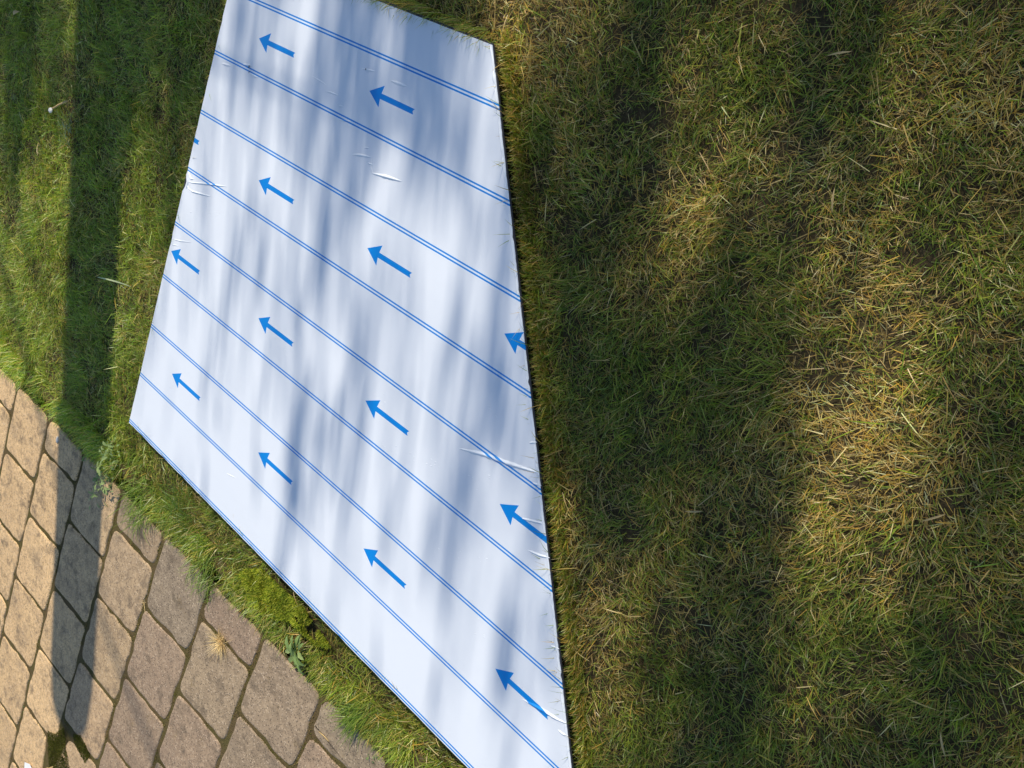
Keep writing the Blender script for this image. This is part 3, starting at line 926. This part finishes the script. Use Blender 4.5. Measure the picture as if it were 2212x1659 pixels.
def small_things():
    z = .04
    p = [place(a, b, z) for a, b in ((-4.588, 4.219), (-4.74, 4.30), (-4.907, 4.393), (-5.05, 4.49), (-5.132, 4.539))]
    root = empty("dry_stalk", (p[2].x, p[2].y, 0))
    tag(root, "dry brown stalk with a pale white end lying on the grass at the upper left", "stalk")
    V, Fc = tube(p, [.0035, .0028, .003, .0026, .0032]); add_obj("stem", V, Fc, M_DRY, root, smooth=True)
    e = place(-5.21, 4.60, z)
    V, Fc = blob(e, .012, .009, .005, 4); add_obj("pale_end", V, Fc, M_PALE, root)
    # dry leaf in the top corner
    a = place(-7.475, 3.276, .03); b = place(-7.086, 3.078, .03)
    root = empty("dry_leaf", (a.x, a.y, 0)); tag(root, "curled brown dry leaf in the grass at the top left corner", "leaf")
    d = b - a
    add_leaf(leaf_mesh("leaf_blade", d.length, .018, 0, M_DRY, .5, 8), root, (0, 0, .032), math.atan2(d.y, d.x), .1, name="leaf_blade")
    # long pale blade
    p = [place(u, v, .045) for u, v in ((-2.181, 6.976), (-1.98, 6.915), (-1.797, 6.857), (-1.62, 6.808), (-1.44, 6.762), (-1.26, 6.72), (-1.082, 6.69))]
    w = [.0008, .0022, .0030, .0030, .0026, .0018, .0006]
    V = []; Fc = []
    for i, q in enumerate(p):
        q = q + Vector((0, 0, -.012 * (i / 6) ** 2))
        s = Vector((0.3, .95, .15)) * w[i]
        V += [q - s, q + s]
    Fc = [(2 * i, 2 * i + 1, 2 * i + 3, 2 * i + 2) for i in range(6)]
    o = add_obj("fallen_grass", V, Fc, mat_plain("pale_blade", (0.50, 0.55, 0.28), .5, .3, .1), None, True, origin=(p[3].x, p[3].y, 0))
    tag(o, "single long pale grass blade lying across the dark band of shade", "grass blade")
    # pebble on a paver
    c = place(-2.437, 10.83, .019)
    V, Fc = blob(c, .008, .013, .004, 7); o = add_obj("pebble", V, Fc, M_STONE, None, True, origin=(c.x, c.y, c.z - .004)); tag(o, "pale pebble on the first paver near the edging", "pebble")
    # white scrap at the bottom edge
    pts = [(-1.05, 18.75), (-.82, 18.60), (-.70, 18.62), (-.62, 18.95), (-.95, 19.1)]
    V = [place(a, b, .020 + .004 * (i % 2)) for i, (a, b) in enumerate(pts)] + [place(a, b, .0195 + .004 * (i % 2)) for i, (a, b) in enumerate(pts)]
    n = 5
    o = add_obj("paper_scrap", V, [tuple(range(n))[::-1], tuple(range(n, 2 * n))] + [(i, (i + 1) % n, n + (i + 1) % n, n + i) for i in range(n)], M_PAPER, None, origin=(V[0].x, V[0].y, .016)); tag(o, "white scrap on the pavers at the bottom left edge", "paper")
    # brown twig beside it
    p = [place(-.35, 18.35, .02), place(-.1, 18.05, .021), place(.1, 17.82, .022)]
    V, Fc = tube(p, [.003, .0026, .002]); o = add_obj("twig", V, Fc, M_DRY, None, True, origin=(p[0].x, p[0].y, .016)); tag(o, "short brown twig on dark moss at the bottom edge", "twig")
    p = [place(7.05, 10.72, .018), place(6.92, 10.72, .019), place(6.80, 10.74, .018)]
    V, Fc = tube(p, [.0011, .0013, .0008]); o = add_obj("straw", V, Fc, M_DRY, None, True, origin=(p[0].x, p[0].y, .016)); tag(o, "short straw lying on the paver beside the drooping grass tuft", "straw")
    # pale dead blades on the right lawn
    me = leaf_mesh("dead_blade", .042, .0042, 0, M_DRY, .3, 5)
    for (u, v, az, lab) in ((10.57, .66, 1.9, "pale dead leaf blade upright in the right lawn's middle"), (10.55, 4.14, .6, "curved pale dead blade in the lower right lawn"), (9.84, -.66, .4, "pale leaf scrap near the top of the right lawn"), (13.82, 4.73, 2.2, "tan scrap of leaf in the lower right corner of the lawn"), (12.63, 2.89, .9, "pale straw blade right of the brightest sunlit dry patch")):
        c = place(u, v, .035)
        r0 = empty("dead_blade", (c.x, c.y, 0)); tag(r0, lab, "dead leaf", "dead leaf blades in the lawn")
        add_leaf(me, r0, (0, 0, .036), az, .15, name="blade")
small_things()

# ------------------------------------------------------------------ what throws the shade: a post and garden trees towards the sun
def build_post():
    tip = Vector((0.06 * UNIT, -16.8 * UNIT, 0.016))
    hd = Vector((SUNDIR.x, SUNDIR.y, 0)).normalized()
    dist = 2.95
    h = dist * math.tan(SUN_EL)
    base = tip + hd * dist
    base.z = 0
    root = empty("timber_post", base)
    tag(root, "thick round timber post past the top of the picture, shading a straight band of lawn", "post")
    n = 24
    V, Fc = [], []
    prof = ((.172, -.05), (.170, .3), (.162, h * .6), (.152, h - .16), (.130, h - .06), (.08, h - .012), (.0, h))
    for rr, z in prof[:-1]:
        for j in range(n):
            a = math.tau * j / n
            k = 1 + .03 * math.sin(3 * a + z)
            V.append(base + Vector((rr * k * math.cos(a), rr * k * math.sin(a), z)))
    V.append(base + Vector((0, 0, h)))
    for i in range(len(prof) - 2):
        for j in range(n):
            Fc.append((i * n + j, i * n + (j + 1) % n, (i + 1) * n + (j + 1) % n, (i + 1) * n + j))
    for j in range(n):
        Fc.append(((len(prof) - 2) * n + j, (len(prof) - 2) * n + (j + 1) % n, len(V) - 1))
    add_obj("shaft", V, Fc, M_BARK, root, smooth=True)
build_post()

SHADE = [(1.64,1.1,0.9),(0.8,1.18,0.6),(2.49,1.32,0.95),(1.42,1.72,0.75),(2.96,1.49,0.95),(3.57,1.64,0.95),(4.08,1.1,0.9),(3.51,0.95,0.8),(4.97,1.47,0.85),(5.71,1.6,0.85),(4.66,1.31,0.9),(5.15,0.89,0.8),(2.89,2.83,0.95),(3.08,3.12,0.8),(1.32,2.36,0.75),(0.6,2.55,0.5),(4.09,5.24,0.6),(5.36,4.61,0.75),(5.61,3.34,0.6),(2.17,0.74,0.25),(2.82,0.58,0.45),(3.89,0.69,0.4),(5.61,0.58,0.1),(5.74,0.43,0.1),(2.02,1.97,0.15),(1.53,2.12,0.4),(1.82,2.91,0.1),(1.13,3.14,0.15),(0.5,2.96,0.2),(0.44,3.49,0.15),(2.01,2.48,0.6),(3.29,2.69,0.15),(3.25,1.77,0.3),(4.65,2.54,0.15),(4.35,3.34,0.15),(6.18,1.61,0.1),(6.51,3.77,0.15),(3.63,2.23,0.7),(4.94,2.11,0.5),(6.17,2.29,0.5),(1.19,4.22,0.3),(0.57,4.29,0.15),(0.75,5.22,0.2),(1.81,4.37,0.35),(2.55,4.27,0.45),(2.98,4.09,0.2),(2.16,5.65,0.15),(5.73,2.79,0.25),(4.97,3.54,0.4),(7.11,2.78,0.4),(7.35,3.69,0.3),(4.22,4.49,0.45),(3.29,4.92,0.2),(0.98,6.65,0.15),(4.31,5.5,0.7),(4.85,5.67,0.65),(5.64,4.95,0.6),(5.95,5.12,0.75),(6.16,4.59,0.5),(6.8,4.34,0.15),(7.81,4.38,0.75),(8.1,4.68,0.8),(7.69,5.04,0.4),(7.59,5.8,0.6),(7.47,6.22,0.35),(6.7,6.1,0.3),(5.94,6.39,0.25),(8.54,5.11,0.5),(9.06,6.38,0.7),(9.25,6.58,0.7),(8.22,7.01,0.3),(7.86,7.97,0.12),(5.72,7,0.25),(4.11,6.44,0.15),(3.04,7.81,0.12),(2.84,9.27,0.08),(5.58,8.45,0.08),(7.68,8.83,0.06),(9.62,8.34,0.05),(8.72,7.51,0.1),(9.83,6.83,0.15),(8.89,5.28,0.3),(9.53,6.03,0.4),(1.38,7.97,0.12),(0.2,8.34,0.1),(6.63,0.06,0.25),(6.8,1.18,0.8),(7.9,-0.43,0.75),(8.49,-0.24,0.8),(10.52,-1.02,0.25),(11.37,-0.84,0.35),(11.74,-0.35,0.6),(11.85,2.47,0.02),(12.1,2.68,0.1),(11.55,2.17,0.3),(10.2,0.51,0.35),(9.63,0.23,0.55),(12.2,4.44,0.4),(10.32,6.25,0.25),(9.79,5.61,0.4),(10.82,7.12,0.35),(11.3,0.24,0.4),(9.09,0.37,0.9),(8.96,2.63,0.9),(8.03,2.17,0.85),(9.04,1.47,0.75),(9.16,3.73,0.85),(9.94,3.29,0.75),(10.21,2.02,0.8),(10.76,1.51,0.8),(12.61,1.92,0.85),(12.23,1.05,0.7),(11.92,1.44,0.6),(11.99,5.54,0.9),(11.5,5.17,0.9),(12.57,3.59,0.35),(13.17,3.42,0.6),(13.87,3.93,0.7),(13.2,4.8,0.7),(10.52,3.83,0.5),(10.37,4.54,0.55),(11.41,3.84,0.55),(9.95,4.63,0.55),(10.85,5.49,0.5),(10.17,-0.62,0.7),(9.53,-0.89,0.8),(-7.22,3.45,0.9),(-6.18,3.18,0.5),(-6.15,5.02,0.2),(-5.45,6.82,0.08),(-4.74,8.67,0.03),(-3.42,9.69,0.03),(-4.07,5.3,0.2),(-3.49,2.84,0.95),(-2.04,2.12,0.85),(-0.64,1.76,0.85),(-1.76,3.19,0.35),(-0.62,2.85,0.7),(-1.65,4.27,0.2),(-0.49,3.88,0.45),(-1.4,5.71,0.15),(-0.36,5.73,0.3),(-0.44,7.16,0.1),(-0.39,8.6,0.05),(-0.92,2.14,0.85),(-3.45,12.03,0.02),(-2.3,15.02,0.02),(1.61,12.09,0.02),(2.69,14.68,0.02),(4.93,10.57,0.02),(4.35,12.61,0.02),(6.96,10.79,0.02),(1.43,9.56,0.1),(3.75,9.5,0.1),(5.27,9.82,0.05),(7.47,9.4,0.1)]
def shade_target(u, v):
    c = np.array(SHADE)
    out = np.zeros(len(u)); ws = np.zeros(len(u))
    ca, sa = math.cos(SUN_AZ), math.sin(SUN_AZ)
    for (a, b, d) in c:
        du = u - a; dv = v - b
        t = du * sa + dv * ca                       # along the shadows
        s = du * ca - dv * sa
        w = np.exp(-(s / .30) ** 2 * .5 - (t / .95) ** 2 * .5) + 1e-4 * np.exp(-(s * s + t * t) / 8) + 1e-9
        out += w * d; ws += w
    return out / ws

def build_trees():
    r = random.Random(33)
    n = 300000
    u = rng.uniform(-16, 24, n); v = rng.uniform(-12, 24, n)
    D = np.clip(shade_target(u, v), .0, .97)
    outside = poly_dist(u, v) > 1.5
    D = np.where(outside, .5, D)
    ca, sa = math.cos(SUN_AZ), math.sin(SUN_AZ)
    s = (u * ca - v * sa) * UNIT; t = (u * sa + v * ca) * UNIT
    streak = .6 * vnoise(s / .085, t / .8, 3) + .4 * vnoise(s / .2, t / 1.0, 9)
    on_board = in_board(u, v, -.3)
    D = np.where(on_board, D * np.where(v > 5, .62, np.where(v < 2.3, .97, .78)), np.clip(D * 1.10, 0, .97))
    D = np.where(~on_board & (D < .3), D * .5, D)
    D = np.where((v > 10.5 - .046 * u) & (u > -12) & (u < 12), 0.0, D)          # the patio lies in the open
    mod = np.where(on_board, np.clip((streak - .22) * 3.4, .3, 1.8), np.clip((.35 * streak + .65 * fbm(s / .26 + 20, t / .34, 71) - .27) * 4.2, .12, 2.3))
    tau = -np.log(1 - D) * mod
    leafA = .00058                                   # mean shadow area of a leaf seen from the sun
    per = (40 * 36 * UNIT * UNIT) * math.sin(SUN_EL) / n / leafA
    keep = rng.random(n) < tau * per
    u, v = u[keep], v[keep]; n = len(u)
    dist = rng.uniform(5.4, 7.8, n)
    P = np.stack([u * UNIT + SUNDIR.x * dist, -v * UNIT + SUNDIR.y * dist, BOARD_Z + SUNDIR.z * dist], 1)
    # long narrow hanging leaves, placed by the shade map and shaped to cast streaks
    az = rng.uniform(0, 6.28, n); pt = -math.pi / 2 + np.abs(rng.normal(0, .13, n))
    d = np.stack([np.cos(az) * np.cos(pt), np.sin(az) * np.cos(pt), np.sin(pt)], 1)
    q = rng.normal(size=(n, 3)); sd = np.cross(d, q); sd /= np.linalg.norm(sd, axis=1)[:, None]
    L = rng.uniform(.14, .32, n)[:, None]; W = rng.uniform(.009, .016, (n, 1))
    V = np.stack([P - d * L * .5, P - d * L * .15 - sd * W * .5, P - d * L * .15 + sd * W * .5, P + d * L * .2 - sd * W * .42, P + d * L * .2 + sd * W * .42, P + d * L * .5], 1)
    # two unseen trees, trunks set aside so their shadows fall out of frame
    lat = P[:, 0] * ca + P[:, 1] * sa
    split = np.median(lat)
    names = ("leafy garden tree left of the sunlight, past the top of the picture, shading the lawn", "leafy garden tree right of the sunlight, past the top of the picture, shading the lawn")
    for k in range(2):
        m = (lat <= split) if k == 0 else (lat > split)
        X = V[m]; c = P[m].mean(0)
        want = -2.1 if k == 0 else 2.75
        sh = want - float(c[0] * ca + c[1] * sa)
        base = Vector((c[0] + ca * sh, c[1] + sa * sh, 0))
        root = empty("garden_tree", base)
        tag(root, names[k], "tree", "garden trees shading the lawn")
        lo = np.arange(len(X))[:, None] * 6
        loops = (lo + np.array([[0, 1, 2, 1, 3, 4, 2, 3, 5, 4]])).ravel()
        tot = np.tile([3, 4, 3], len(X))
        o = array_mesh("crown", X.reshape(-1, 3) - np.array(base), loops, tot, M_LEAF, smooth=False)
        o.parent = root
        zc = float(c[2])
        pts = [base + Vector((r.uniform(-.03, .03) * i, r.uniform(-.03, .03) * i, i * zc * 1.25 / 6 - .05)) for i in range(7)]
        A, Fc = tube(pts, [.15, .125, .11, .095, .08, .06, .04], 10)
        for j in range(16):
            p0 = pts[3].lerp(pts[6], j / 15)
            tgt = Vector(P[m][r.randrange(int(m.sum()))])
            tgt = p0.lerp(tgt, r.uniform(.5, 1))
            mid = p0.lerp(tgt, .5) + Vector((0, 0, .25))
            B, G = tube([p0, p0.lerp(mid, .6), mid, tgt], [.022, .017, .012, .005], 6)
            b0 = len(A); A += B; Fc += [tuple(b0 + x for x in f) for f in G]
        add_obj("trunk", A, Fc, M_BARK, root, smooth=True)
build_trees()
